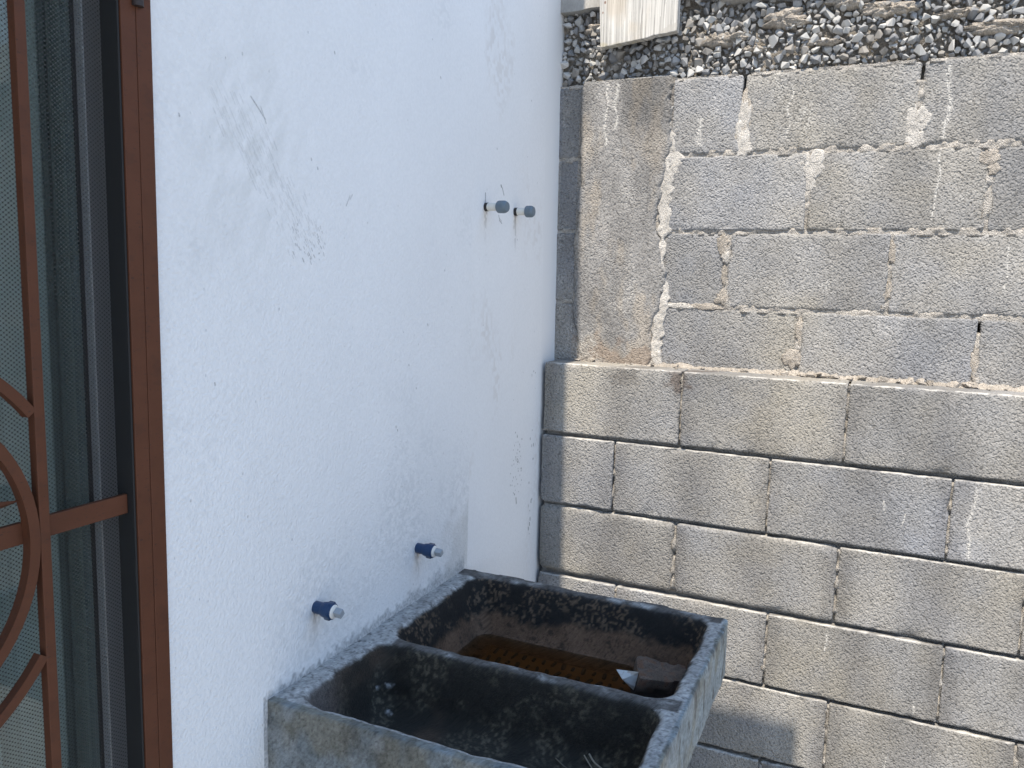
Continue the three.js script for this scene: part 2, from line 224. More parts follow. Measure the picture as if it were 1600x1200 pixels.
// ---------------------------------------------------------------- block walls
const edgeSteps = (w, step) => { const e = [0, 0.0015, 0.004, 0.008, 0.014], out = [...e], n = Math.max(1, Math.round((w - 0.028) / step)); for (let i = 1; i < n; i++) out.push(0.014 + (w - 0.028) * i / n); for (let i = e.length - 1; i >= 0; i--) out.push(w - e[i]); return out; };
function blockGeo(b, zf, depth, r, rag, uv0y, th) {
  const w = b.x1 - b.x0, h = b.y1 - b.y0, us = edgeSteps(w, 0.014), vs = edgeSteps(h, 0.014), nx = us.length, ny = vs.length;
  const pos = [], uv = [], idx = [], s = b.x0 * 31.7 + b.y0 * 57.1;
  const tw = 2.048;
  const put = (x, y, z) => { pos.push(x, y, z); uv.push(x / tw, (y - uv0y) / th); };
  for (let j = 0; j < ny; j++) for (let i = 0; i < nx; i++) {
    let x = b.x0 + us[i], y = b.y0 + vs[j]; const ex = Math.min(us[i], w - us[i]), ey = Math.min(vs[j], h - vs[j]), e = Math.min(ex, ey);
    const rr = r * (0.5 + 1.1 * fbm(x * 14 + s, y * 14, 2));
    const cx = b.x0 + clamp(us[i], rr, w - rr), cy = b.y0 + clamp(vs[j], rr, h - rr); let dx = x - cx, dy = y - cy, d = Math.hypot(dx, dy) / rr;
    if (d > 1) { x = cx + dx / d; y = cy + dy / d; d = 1; }
    const fall = ss(0.02, 0, e);
    let z = zf - rr * 0.8 * (1 - Math.sqrt(Math.max(0, 1 - d * d))) + (fbm(x * 40 + s, y * 40, 3) - 0.5) * rag * (0.7 + 1.4 * fall);
    const chip = ss(0.70, 0.86, vn(x * 48 + s, y * 48 + 9)) * ss(0.02, 0.0, e); z -= chip * 0.006;
    x += (vn(x * 130, y * 130 + s) - 0.5) * rag * 1.1 * ss(0.006, 0, ex); y += (vn(x * 130 + 7, y * 130 + s) - 0.5) * rag * 1.1 * ss(0.006, 0, ey);
    put(x, y, z);
  }
  for (let j = 0; j < ny - 1; j++) for (let i = 0; i < nx - 1; i++) { const a = j * nx + i; idx.push(a, a + 1, a + nx + 1, a, a + nx + 1, a + nx); }
  const ring = []; for (let i = 0; i < nx; i++) ring.push(i); for (let j = 1; j < ny; j++) ring.push(j * nx + nx - 1); for (let i = nx - 2; i >= 0; i--) ring.push((ny - 1) * nx + i); for (let j = ny - 2; j > 0; j--) ring.push(j * nx);
  const base = pos.length / 3; // side walls: own vertices so the arris stays crisp, uv shifted along the depth
  for (const k of ring) { const x = pos[k * 3], y = pos[k * 3 + 1], z = pos[k * 3 + 2]; put(x, y, z); uv[uv.length - 2] = (x + z) / tw; pos.push(x, y, zf - depth); uv.push((x + zf - depth) / tw, (y - depth * 0.7 - uv0y) / th); }
  const n = ring.length; for (let i = 0; i < n; i++) { const a = base + 2 * i, c = base + 2 * ((i + 1) % n); idx.push(a, a + 1, c, c, a + 1, c + 1); }
  const bk = pos.length / 3; for (const [x, y] of [[b.x0, b.y0], [b.x1, b.y0], [b.x1, b.y1], [b.x0, b.y1]]) put(x, y, zf - depth); idx.push(bk, bk + 2, bk + 1, bk, bk + 3, bk + 2);
  return geoFrom(pos, idx, uv);
}
function mortarSheet(xs, ys, zfn, scale = 1) {
  const pos = [], uv = [], idx = [], nx = xs.length; for (const y of ys) for (const x of xs) { pos.push(x, y, zfn(x, y)); uv.push(x * scale * 2, y * scale * 2); }
  for (let j = 0; j < ys.length - 1; j++) for (let i = 0; i < nx - 1; i++) { const a = j * nx + i; idx.push(a, a + 1, a + nx + 1, a, a + nx + 1, a + nx); }
  return geoFrom(pos, idx, uv);
}
const lin2 = (a, b, n) => Array.from({ length: n + 1 }, (_, i) => a + (b - a) * i / n);
function blob(cx, cy, z0, rx, ry, hgt, seed, pts = 26, rings = 6, uvs = 2) { // an irregular dab pressed on a face looking +z
  const pos = [cx, cy, z0 + hgt], uv = [cx * uvs, cy * uvs], idx = [];
  for (let k = 1; k <= rings; k++) for (let i = 0; i < pts; i++) {
    const a = i / pts * 2 * Math.PI, t = k / rings, ca = Math.cos(a), sa = Math.sin(a), rn = 0.5 + 0.9 * fbm(ca * 1.9 + seed * 3.1, sa * 1.9 + seed, 4) + 0.3 * (vn(i * 0.7 + seed, seed * 7) - 0.5);
    const x = cx + rx * ca * t * rn, y = cy + ry * sa * t * rn; const p = Math.pow(Math.max(0, 1 - Math.pow(t, 3)), 0.6);
    pos.push(x, y, k === rings ? z0 - 0.008 : z0 + hgt * p * (0.15 + 1.6 * fbm(x * 90 + seed, y * 90, 3))); uv.push(x * uvs, y * uvs);
  }
  for (let i = 0; i < pts; i++) idx.push(0, 1 + i, 1 + (i + 1) % pts);
  for (let k = 0; k < rings - 1; k++) for (let i = 0; i < pts; i++) { const a = 1 + k * pts + i, b = 1 + k * pts + (i + 1) % pts, c = a + pts, d = b + pts; idx.push(a, c, d, a, d, b); }
  return geoFrom(pos, idx, uv);
}
const lumpR = rng(404);
function chunkGeo(r, n = 12, flat = true) { const pts = []; for (let i = 0; i < n; i++) { const u = r() * 2 - 1, a = r() * 6.2832, q = Math.sqrt(1 - u * u), k = 0.8 + 0.3 * r(); pts.push(new THREE.Vector3(q * Math.cos(a) * k, u * k, q * Math.sin(a) * k)); } const g = new ConvexGeometry(pts); g.deleteAttribute('uv'); return g; }

const deepIn = (list, x, y, m) => { for (const b of list) if (x > b.x0 + m && x < b.x1 - m && y > b.y0 + m && y < b.y1 - m) return true; return false; };
const lowerWall = thing('block_wall', 'thick grey concrete block wall with a ledge on top, behind the laundry sink', 'block wall', [0, 0, 0]);
LB.forEach((b, i) => { const g = blockGeo(b, 0.0015 * ((i * 7) % 3 - 1), 0.14, i === 17 || i === 16 ? 0.013 : 0.0036, 0.0018, -0.11, 1.4); part(lowerWall, 'block', g, M.lower); });
{
  const ys = []; const rows = [...new Set(LB.map(b => b.ri))].map(k => LB.find(b => b.ri === k)).sort((a, b) => a.y0 - b.y0);
  rows.forEach((b, i) => { ys.push(...lin2(b.y0 + 0.003, b.y1 - 0.003, 24)); });
  ys[ys.length - 1] = 1.266;
  const inJoint = (y) => { for (let i = 0; i < rows.length - 1; i++) if (y > rows[i].y1 - 0.0045 && y < rows[i + 1].y0 + 0.0045) return true; return false; };
  const g = mortarSheet(lin2(0.012, 3.15, 520), ys, (x, y) => inJoint(y) ? -0.021 - 0.006 * vn(x * 60, y * 60) : deepIn(LB, x, y, 0.007) ? -0.03 : Math.min(-0.001, -0.026 + 0.036 * fbm(x * 60, y * 65, 3)));
  part(lowerWall, 'mortar', g, M.mortar);
  const core = bx(0.012, 3.15, 0, 1.262, -0.34, -0.06); part(lowerWall, 'core', boxUV(core), M.mortar);
}
const upperWall = thing('block_wall', 'grey concrete block wall with smeared mortar joints, set back above the ledge', 'block wall', [0, 1.2715, -0.1]);
function upPart(name, g, m, label) { g.translate(0, -1.2715, 0.1); return part(upperWall, name, g, m, label); }
UB.forEach((b, i) => upPart('block', blockGeo(b, -0.1 + 0.0015 * ((i * 5) % 3 - 1), 0.14, 0.006, 0.0034, 1.2, 1.1), M.upper));
{
  const holes = [[0.4865, 2.0, 0.008, 0.038], [0.8875, 2.004, 0.007, 0.022], [1.054, 1.412, 0.008, 0.01]];
  const g = mortarSheet(lin2(-0.022, 3.18, 644), lin2(1.268, 2.026, 150), (x, y) => {
    for (const [hx, hy, a, b] of holes) if (Math.abs(x - hx) < a + 0.004 && Math.abs(y - hy) < b) return -0.15;
    if (deepIn(UB, x, y, 0.009)) return -0.125;
    return -0.1075 + 0.015 * fbm(x * 75, y * 75, 3) - 0.006 * vn(x * 14, y * 14);
  });
  upPart('mortar', g, M.joint);
  // poured concrete column with ragged skim edges
  const pos = [], uv = [], idx = [], nx = 46, ny = 130;
  for (let j = 0; j <= ny; j++) { const y = 1.268 + (2.032 - 1.268) * j / ny;
    const xl = 0.052 + 0.018 * (fbm(y * 9, 3.3, 3) - 0.5) * 2 + 0.022 * ss(1.42, 1.30, y) + 0.006 * (vn(y * 90, 4) - 0.5), xr = 0.297 + 0.03 * (fbm(y * 8 + 4, 8.1, 3) - 0.5) * 2 + 0.008 * (vn(y * 80, 9) - 0.5);
    for (let i = 0; i <= nx; i++) { const t = i / nx, x = mix(xl, xr, t), e = Math.min(t, 1 - t) * (xr - xl), z = -0.1 + 0.0075 * Math.pow(ss(-0.001, 0.012, e), 0.7) * (0.7 + 0.5 * fbm(x * 18, y * 12, 3)) + (fbm(x * 60, y * 60, 2) - 0.5) * 0.0022 - (i === 0 || i === nx ? 0.01 : 0); pos.push(x, y, z); uv.push(x / 2.048, (y - 1.2) / 1.1); } }
  for (let j = 0; j < ny; j++) for (let i = 0; i < nx; i++) { const a = j * (nx + 1) + i; idx.push(a, a + 1, a + nx + 2, a, a + nx + 2, a + nx + 1); }
  upPart('concrete_column', geoFrom(pos, idx, uv), M.column, 'poured concrete column with tan stains');
  upPart('column_core', boxUV(bx(0.06, 0.29, 1.2725, 2.02, -0.24, -0.104)), M.mortar);
  { // pale lime seam where column and blocks meet, of uneven width
    const p2 = [], u2 = [], i2 = [], m = 14, q = 150;
    for (let j = 0; j <= q; j++) { const y = 1.275 + (1.955 - 1.275) * j / q, wd = Math.max(0.002, 0.006 + 0.05 * (fbm(y * 13, 2.7, 3) - 0.36) + 0.008 * vn(y * 70, 5) + 0.016 * Math.exp(-Math.pow((y - 1.81) / 0.022, 2)) + 0.012 * Math.exp(-Math.pow((y - 1.635) / 0.015, 2))), cx = 0.297 + 0.016 * (fbm(y * 9 + 3, 6.1, 3) - 0.5) + 0.010 * Math.exp(-Math.pow((y - 1.81) / 0.022, 2));
      for (let i = 0; i <= m; i++) { const t = i / m * 2 - 1, x = cx + wd * t * (1 + 0.7 * (fbm(y * 90, (t < 0 ? 3 : 9), 3) - 0.5)); p2.push(x, y, -0.1005 + 0.0042 * Math.pow(Math.max(0, 1 - t * t), 0.5) * (0.1 + 1.5 * fbm(x * 130, y * 130, 3)) - (i === 0 || i === m ? 0.012 : 0)); u2.push(x * 2, y * 2); } }
    for (let j = 0; j < q; j++) for (let i = 0; i < m; i++) { const a = j * (m + 1) + i; i2.push(a, a + 1, a + m + 2, a, a + m + 2, a + m + 1); }
    upPart('mortar_seam', geoFrom(p2, i2, u2), M.lime);
  }
  const core = bx(-0.02, 3.18, 1.272, 2.02, -0.34, -0.16); upPart('core', boxUV(core), M.mortar);
  const dabs = [ // x, y, rx, ry, height, lime?
    [0.490, 1.900, 0.026, 0.085, 0.004, 0], [0.490, 1.895, 0.016, 0.075, 0.008, 1], [0.492, 1.838, 0.026, 0.020, 0.008, 1], [0.884, 1.885, 0.024, 0.042, 0.007, 1], [0.888, 1.845, 0.020, 0.020, 0.007, 1], [0.658, 1.797, 0.031, 0.038, 0.006, 1], [0.661, 1.752, 0.011, 0.022, 0.005, 1],
    [1.042, 1.800, 0.018, 0.022, 0.006, 0], [1.052, 1.774, 0.011, 0.014, 0.006, 0], [0.455, 1.598, 0.013, 0.026, 0.007, 0], [0.470, 1.567, 0.013, 0.016, 0.010, 1], [0.466, 1.52, 0.008, 0.03, 0.007, 0], [0.463, 1.462, 0.016, 0.022, 0.006, 0],
    [0.34, 1.437, 0.045, 0.008, 0.006, 1], [0.42, 1.437, 0.04, 0.009, 0.005, 0],
    [0.648, 1.315, 0.024, 0.026, 0.008, 0], [0.660, 1.385, 0.008, 0.04, 0.006, 0], [1.053, 1.33, 0.008, 0.04, 0.006, 0], [0.859, 1.585, 0.008, 0.03, 0.006, 0], [0.856, 1.49, 0.007, 0.025, 0.007, 0], [0.085, 1.945, 0.018, 0.07, 0.004, 0], [0.125, 1.98, 0.02, 0.035, 0.004, 1], [0.105, 1.80, 0.012, 0.03, 0.004, 1], [0.06, 1.45, 0.010, 0.035, 0.006, 0], [0.065, 1.62, 0.008, 0.03, 0.005, 0], [1.30, 1.60, 0.02, 0.03, 0.006, 1], [1.46, 1.78, 0.02, 0.03, 0.006, 1]];
  dabs.forEach(([x, y, rx, ry, h, l], i) => upPart('mortar_dab', blob(x, y, -0.1018, rx * 1.25, ry * 1.1, h * 0.5, i * 1.7 + 0.3, 56, 9), l ? M.lime : M.tanMortar));
  // mortar droppings lying along the ledge
  const r = rng(66), gs = [];
  for (let i = 0; i < 420; i++) { const x = 0.07 + 3.0 * r(), big = (x > 0.62 && x < 1.05 && r() < 0.35) || r() < 0.06, s = big ? 0.006 + 0.009 * r() : 0.0018 + 0.004 * r() * r(); const g = chunkGeo(r, 9); g.scale(s * 1.4, s * 0.8, s); g.rotateY(r() * 6); g.translate(x, 1.2715 + s * 0.4, -0.098 + s * 0.5 + (big ? 0.012 : 0.05) * r() * r()); gs.push(boxUV(g, 2)); }
  const m = upPart('mortar_crumbs', mergeGeometries(gs), M.tanMortar, 'tan mortar crumbs along the ledge'); m.userData.kind = 'stuff';
  upPart('ledge_bedding', blobStrip(), M.tanMortar);
}
function blobStrip() { // squeezed bedding mortar along the foot of the set-back wall
  const pos = [], uv = [], idx = [], nx = 420, k = 6; for (let i = 0; i <= nx; i++) { const x = 0.06 + 3.1 * i / nx, d = 0.006 + 0.020 * Math.pow(fbm(x * 16, 5.5, 3), 1.5) + 0.006 * vn(x * 90, 2), h = 0.004 + 0.018 * Math.pow(fbm(x * 22 + 9, 1.5, 3), 2) + 0.006 * vn(x * 110, 7) * ss(0.55, 0.62, x);
    for (let q = 0; q <= k; q++) { const t = q / k; pos.push(x, 1.2705 + h * (1 - t) * (1 - t * 0.4) * (0.8 + 0.5 * vn(x * 140, q * 1.9)) - (q === k ? 0.002 : 0), -0.101 + d * t); uv.push(x * 2, t * 0.06); } }
  for (let i = 0; i < nx; i++) for (let q = 0; q < k; q++) { const a = i * (k + 1) + q; idx.push(a, a + 1, a + k + 2, a, a + k + 2, a + k + 1); }
  return geoFrom(pos, idx, uv);
}

// ---------------------------------------------------------------- honeycombed concrete beam with loose stone
const beam = thing('concrete_beam', 'honeycombed concrete beam of exposed crushed stone on top of the block wall', 'concrete beam', [0, 2.02, -0.1]);
{
  const surf = (x, y) => -0.125 + 0.03 * (fbm(x * 22, y * 22, 3) - 0.5);
  const core = mortarSheet(lin2(-0.022, 3.18, 504), lin2(2.018, 2.245, 44), surf); core.translate(0, -2.02, 0.1); part(beam, 'concrete_core', core, mat([0.72, 0.70, 0.67], { map: mortarTex, bumpMap: grainBump, bumpScale: 0.006 }));
  const solid = boxUV(bx(-0.02, 3.18, 2.022, 2.34, -0.26, -0.15)); solid.translate(0, -2.02, 0.1); part(beam, 'backing', solid, M.concrete);
  const r = rng(909), variants = Array.from({ length: 26 }, () => chunkGeo(r, 9 + Math.floor(r() * 5)));
  const tones = [[0.40, 0.40, 0.39], [0.32, 0.325, 0.33], [0.21, 0.215, 0.225], [0.50, 0.49, 0.47], [0.27, 0.255, 0.235]].map(c => mat(c, { roughness: 0.85 }));
  const items = [];
  const grid = new Map(); const key = (x, y) => `${Math.floor(x / 0.03)},${Math.floor(y / 0.03)}`;
  for (let n = 0; n < 40000 && items.length < 4200; n++) {
    const x = -0.006 + 3.15 * Math.pow(r(), 1.25), y = 2.024 + 0.215 * r(), big = r(); const s = n < 5000 ? 0.010 + 0.0065 * r() * r() : n < 14000 ? 0.007 + 0.004 * r() : 0.004 + 0.003 * r();
    const paste = fbm(x * 9 + 3, y * 14 + 1, 3); if (paste > 0.66 && r() < 0.8) continue;
    let ok = true; const gx = Math.floor(x / 0.03), gy = Math.floor(y / 0.03); for (let a = -1; a <= 1 && ok; a++) for (let b = -1; b <= 1 && ok; b++) for (const q of grid.get(`${gx + a},${gy + b}`) ?? []) if (Math.hypot(q.x - x, q.y - y) < 0.70 * (q.s + s)) { ok = false; break; } if (!ok) continue;
    if (y - s < 2.0215) continue;
    const it = { x, y, z: surf(x, y) + s * 0.42 + 0.012 * r(), s, v: Math.floor(r() * 26), t: Math.floor(r() * 5), e: [r() * 6, r() * 6, r() * 6], k: [0.8 + 0.6 * r(), 0.7 + 0.5 * r(), 0.75 + 0.5 * r()] };
    items.push(it); const kk = key(x, y); if (!grid.has(kk)) grid.set(kk, []); grid.get(kk).push(it);
  }
  items.sort((a, b) => (b.x < 1.16) - (a.x < 1.16) || b.s - a.s);
  const loose = [[], [], [], [], []];
  items.forEach((it, i) => {
    const e = new THREE.Euler(...it.e);
    if (i < 300) { const o = part(beam, 'stone', variants[it.v], tones[it.t]); o.position.set(it.x, it.y - 2.02, it.z + 0.1); o.rotation.copy(e); o.scale.set(it.k[0] * it.s, it.k[1] * it.s, it.k[2] * it.s); }
    else { const g = variants[it.v].clone(); g.scale(it.k[0] * it.s, it.k[1] * it.s, it.k[2] * it.s); g.applyMatrix4(new THREE.Matrix4().makeRotationFromEuler(e)); g.translate(it.x, it.y - 2.02, it.z + 0.1); loose[it.t].push(g); }
  });
  loose.forEach((l, i) => { if (l.length) { const m = part(beam, 'small_stones', mergeGeometries(l), tones[i]); m.userData.kind = 'stuff'; } });
  // smears of paste among the stones
  [[0.42, 2.112, 0.085, 0.022], [0.57, 2.15, 0.055, 0.028], [0.80, 2.15, 0.07, 0.02], [1.06, 2.085, 0.12, 0.02], [0.72, 2.18, 0.06, 0.02], [0.95, 2.125, 0.06, 0.012], [0.50, 2.085, 0.03, 0.010], [0.68, 2.085, 0.03, 0.009], [0.09, 2.17, 0.04, 0.015], [1.35, 2.12, 0.1, 0.025]].forEach(([x, y, a, b], i) => { const g = blob(x, y, -0.114, a, b, 0.017, 20 + i * 2.3, 60, 10); g.translate(0, -2.02, 0.1); part(beam, 'mortar_dab', g, M.tanMortar); });
  const lip = mortarSheet(lin2(-0.022, 3.18, 303), lin2(2.0, 2.1, 16), () => 0); { const p = lip.attributes.position; for (let i = 0; i < p.count; i++) { const x = p.getX(i), t = (p.getY(i) - 2.0) / 0.1, y0 = 2.222 - 0.018 * fbm(x * 9, 4, 3) - 0.02 * ss(0.3, 0.6, x); const f = ss(0, 0.06, t); p.setXYZ(i, x, t < 0.17 ? y0 + 0.004 * f : mix(y0, 2.34, t), -0.15 + 0.058 * f + 0.004 * fbm(x * 30, t * 9, 2)); } lip.computeVertexNormals(); }
  lip.translate(0, -2.02, 0.1); part(beam, 'beam_face', lip, M.concrete);
}

// ---------------------------------------------------------------- plank
{
  const wood = tex(512, 512, (i, j, o) => { // u across the board, v along it (0.25 m)
    const x = i / 512 * 0.215, y = j / 512 * 0.25, wob = 0.004 * fbm(x * 20, y * 8, 2), line = vn((x + wob) * 900, y * 6), l2 = vn((x + wob) * 330 + 5, y * 4 + 8), n = fbm(x * 25, y * 14, 3);
    let k = 0.60 * (0.66 + 0.42 * l2) * (0.82 + 0.3 * n); if (line < 0.3) k *= 0.62; o[0] = k * 1.02; o[1] = k * 0.985; o[2] = k * 0.92;
    const tan = ss(0.55, 0.75, fbm(x * 18 + 7, y * 9, 3)); tint(o, [0.48, 0.38, 0.26], tan * 0.35);
    for (const [a, b, w, h] of [[0.018, 0.115, 0.003, 0.004], [0.03, 0.155, 0.003, 0.003], [0.026, 0.165, 0.002, 0.004], [0.05, 0.125, 0.005, 0.002], [0.013, 0.09, 0.002, 0.003], [0.034, 0.215, 0.004, 0.006], [0.178, 0.185, 0.002, 0.006]]) { const d = Math.hypot((x - a) / w, (y - b) / h); if (d < 1.3) tint(o, [0.19, 0.10, 0.07], ss(1.3, 0.6, d) * 0.85); }
    const cr = Math.abs(x - 0.118 - 0.0015 * (vn(y * 60, 3) - 0.5)); if (cr < 0.0011 && y > 0.0) tint(o, [0.10, 0.09, 0.08], 0.8 * vn(y * 40, 9));
    const rot = Math.hypot((x - 0.2) / 0.05, (y - 0.0) / 0.05) + 0.8 * (fbm(x * 60, y * 60, 3) - 0.5); if (rot < 0.8) tint(o, [0.42, 0.40, 0.36], 0.6 * ss(0.8, 0.7, rot)); const ed = y - 0.012 - 0.01 * vn(x * 60, 2); if (ed < 0) tint(o, [0.42, 0.36, 0.22], 0.6 * ss(0, -0.01, ed) * vn(x * 90, y * 90));
  });
  const s = new THREE.Shape(); s.moveTo(0, 0.0); const r = rng(12); // slanted, chewed lower end
  for (let i = 1; i <= 24; i++) { const t = i / 24; s.lineTo(0.198 * t, 0.020 * t + 0.004 * t * t + (t > 0.64 && t < 0.8 ? 0.004 : 0) * r() + 0.0012 * (r() - 0.5)); }
  s.lineTo(0.199, 0.032); s.lineTo(0.1965, 0.36); s.lineTo(-0.022, 0.36); s.lineTo(-0.001, 0.004);
  const g = new THREE.ExtrudeGeometry(s, { depth: 0.022, bevelEnabled: true, bevelSize: 0.0015, bevelThickness: 0.0015, bevelSegments: 2 });
  const p = g.attributes.position, uv = g.attributes.uv; for (let i = 0; i < p.count; i++) uv.setXY(i, (p.getX(i) + p.getZ(i) * 0.3) / 0.215 + 0.02, (p.getY(i) + p.getZ(i) * 0.2) / 0.25);
  single('plank', 'weathered pale wooden plank hanging over the stone beam', 'plank', g, mat(0xffffff, { map: wood, roughness: 0.9 }), [0.119, 2.108, -0.0775]);
}

// ---------------------------------------------------------------- house with door
const house = thing('house', 'white plastered house wall with a brown iron screen door at the left', 'house', [0, 0, 0]);
const lean = (g) => { const p = g.attributes.position; for (let i = 0; i < p.count; i++) if (p.getY(i) > 1.2) p.setX(i, p.getX(i) - 0.0125 * (p.getY(i) - 1.2)); return g; }; // the wall leans back a little above shoulder height
const DZ0 = 1.31, DZ1 = 2.04, DTOP = 2.25;
{
  const seg = (z0, z1, y0, y1) => { const g = bx(-0.15, 0, y0, y1, z0, z1).toNonIndexed(); const p = g.attributes.position, n = g.attributes.normal, uv = g.attributes.uv; for (let i = 0; i < p.count; i++) { const onFace = Math.abs(n.getX(i)) > 0.5; uv.setXY(i, clamp((onFace ? p.getZ(i) : p.getZ(i) + p.getX(i) * 0.5) / 1.6, 0.0004, 0.9996), clamp((p.getY(i) - 0.5) / 1.9, 0.0004, 0.9996)); } return g; };
  // the face is cut where the plaster map ends so that beyond it a plain coat goes on
  part(house, 'wall', lean(mergeGeometries([seg(0, DZ0, 0.5, 1.2), seg(0, DZ0, 1.2, 2.4)])), M.plaster);
  const plain = mergeGeometries([bx(-0.15, 0, 0, 0.5, 0, DZ0), bx(-0.15, 0, 2.4, 2.95, 0, DZ0), bx(-0.15, 0, 0, 1.2, -0.4, 0), bx(-0.15, 0, 1.2, 2.4, -0.4, 0), bx(-0.15, 0, 2.4, 2.95, -0.4, 0), bx(-0.15, 0, DTOP, 2.95, DZ0, DZ1), bx(-0.15, 0, 0, 2.95, DZ1, 6), bx(-4, -0.15, 0, 2.95, -0.4, -0.25), bx(-4, -0.15, 0, 2.95, 5.85, 6), bx(-4.15, -4, 0, 2.95, -0.4, 6)]);
  part(house, 'wall', boxUV(lean(plain)), mat([0.80, 0.80, 0.80], { roughness: 0.8 }));
  part(house, 'room_floor', boxUV(bx(-4, -0.15, 0.004, 0.02, -0.25, 5.85)), mat([0.22, 0.2, 0.18]));
  part(house, 'room_partition', boxUV(bx(-1.6, -1.5, 0.02, 2.95, -0.25, 5.85)), mat([0.45, 0.44, 0.40]));
  part(house, 'roof_slab', boxUV(bx(-4.2, 0.042, 2.952, 3.07, -0.45, 6.05)), M.concrete);
  part(house, 'canopy', boxUV(rbx(0.001, 0.69, 2.755, 2.845, 1.30, 3.2, 0.006)), M.concrete);
}
{
  const paint = (s) => { const t = tex(256, 512, (i, j, o) => { const x = i / 256, y = j / 512, n = fbm(x * 8 + s, y * 16, 4), f = vn(x * 120, y * 240 + s); let k = 0.9 + 0.25 * n; o[0] = 0.100 * k; o[1] = 0.037 * k; o[2] = 0.019 * k; const w = ss(0.62, 0.75, fbm(x * 20 + 5, y * 30 + s, 3)); tint(o, [0.06, 0.028, 0.018], w * 0.25); if (f > 0.93) tint(o, [0.03, 0.02, 0.02], 0.6); }); return new THREE.MeshPhysicalMaterial({ map: t, roughness: 0.6, specularIntensity: 0.5 }); };
  const brown = paint(1), alu = mat([0.24, 0.25, 0.26], { roughness: 0.45, metalness: 0.3 }), flatBlack = mat([0.012, 0.012, 0.013], { roughness: 0.7 });
  const fr = part(house, 'door_frame', boxUV(mergeGeometries([rbx(-0.05, 0.004, 0, DTOP, DZ0, DZ0 + 0.0222, 0.001), rbx(-0.05, 0.004, 0, DTOP, DZ1 - 0.0215, DZ1, 0.002), rbx(-0.05, 0.004, DTOP - 0.022, DTOP, DZ0 + 0.022, DZ1 - 0.022, 0.002)]), 3), brown, 'brown steel door frame');
  // welded hinge near the top of the stile
  part(fr, 'hinge', (() => { const g = new THREE.CylinderGeometry(0.007, 0.007, 0.05, 14); g.translate(0.006, 1.835, DZ0 + 0.0215); return g; })(), mat([0.03, 0.02, 0.018], { roughness: 0.6 }));
  const door = part(house, 'screen_door', boxUV(mergeGeometries([rbx(-0.028, 0.0035, 0.012, DTOP - 0.026, DZ0 + 0.0226, DZ0 + 0.044, 0.001), rbx(-0.028, 0.0035, 0.012, DTOP - 0.026, DZ1 - 0.044, DZ1 - 0.0225, 0.002), rbx(-0.028, 0.0035, DTOP - 0.05, DTOP - 0.026, DZ0 + 0.044, DZ1 - 0.044, 0.002), rbx(-0.028, 0.0035, 0.012, 0.05, DZ0 + 0.044, DZ1 - 0.044, 0.002)]), 3), brown, 'brown iron screen door with ring ornament');
  part(door, 'added_dark_strip', boxUV(rbx(-0.0275, 0.0015, 0.05, DTOP - 0.052, DZ0 + 0.0445, DZ0 + 0.0475, 0.001)), flatBlack, 'added black strip over the inner side of the stile');  // black strip added over the stile's side face to darken it
  const cz = (DZ0 + DZ1) / 2, cy = 1.197;
  const vb = boxUV(rbx(-0.0085, 0.0035, 0.05, DTOP - 0.05, cz - 0.202, cz - 0.1895, 0.0012), 3); part(door, 'vertical_bar', vb, brown);
  const vb2 = boxUV(rbx(-0.0085, 0.0035, 0.05, DTOP - 0.05, cz + 0.1895, cz + 0.202, 0.0012), 3); part(door, 'vertical_bar', vb2, brown);
  part(door, 'cross_bar', boxUV(rbx(-0.0155, -0.0088, cy - 0.007, cy + 0.018, DZ0 + 0.048, DZ1 - 0.044, 0.001), 3), brown);
  const ring = (r0, r1, a0, a1, x0, x1) => { const s = new THREE.Shape(), n = 72; for (let i = 0; i <= n; i++) { const a = mix(a0, a1, i / n); (i ? s.lineTo(r1 * Math.cos(a), r1 * Math.sin(a)) : s.moveTo(r1 * Math.cos(a), r1 * Math.sin(a))); } for (let i = n; i >= 0; i--) { const a = mix(a0, a1, i / n); s.lineTo(r0 * Math.cos(a), r0 * Math.sin(a)); } const g = new THREE.ExtrudeGeometry(s, { depth: x1 - x0, bevelEnabled: false }); g.rotateY(-Math.PI / 2); g.translate(x1, cy, cz); return boxUV(g, 3); };
  part(door, 'ring', ring(0.177, 0.1892, 0, Math.PI * 2, -0.0085, 0.0038), brown);
  const half = Math.acos(0.192 / 0.24); // arcs between the two upright bars
  part(door, 'arc', ring(0.228, 0.240, half, Math.PI - half, -0.008, 0.003), brown);
  part(door, 'arc', ring(0.228, 0.240, Math.PI + half, 2 * Math.PI - half, -0.008, 0.003), brown);
  const sp = new THREE.ConeGeometry(0.011, 0.07, 4); sp.rotateX(-Math.PI / 2); sp.translate(-0.004, cy + 0.045, cz - 0.14); part(door, 'spear_tip', sp, brown);
  // expanded metal mesh: staggered diamond openings
  const meshAlpha = tex(64, 64, (i, j, o) => { const u = i / 64, v = j / 64; const d = (a, b) => Math.pow(Math.abs(((u - a + 1.5) % 1) - 0.5) / 0.36, 1.6) + Math.pow(Math.abs(((v - b + 1.5) % 1) - 0.5) / 0.40, 1.6); const q = Math.min(Math.pow(Math.abs(((u + 0.5) % 1) - 0.5) / 0.40, 1.5) + Math.pow(Math.abs(((v + 0.5) % 1) - 0.5) / 0.36, 1.5), Math.pow(Math.abs(u - 0.5) / 0.40, 1.5) + Math.pow(Math.abs(v - 0.5) / 0.36, 1.5)); o[0] = q < 1 ? 0 : 1; }, false);
  const mg = new THREE.PlaneGeometry(DZ1 - DZ0 - 0.08, DTOP - 0.09); mg.rotateY(Math.PI / 2); mg.translate(-0.0275, DTOP / 2, cz);
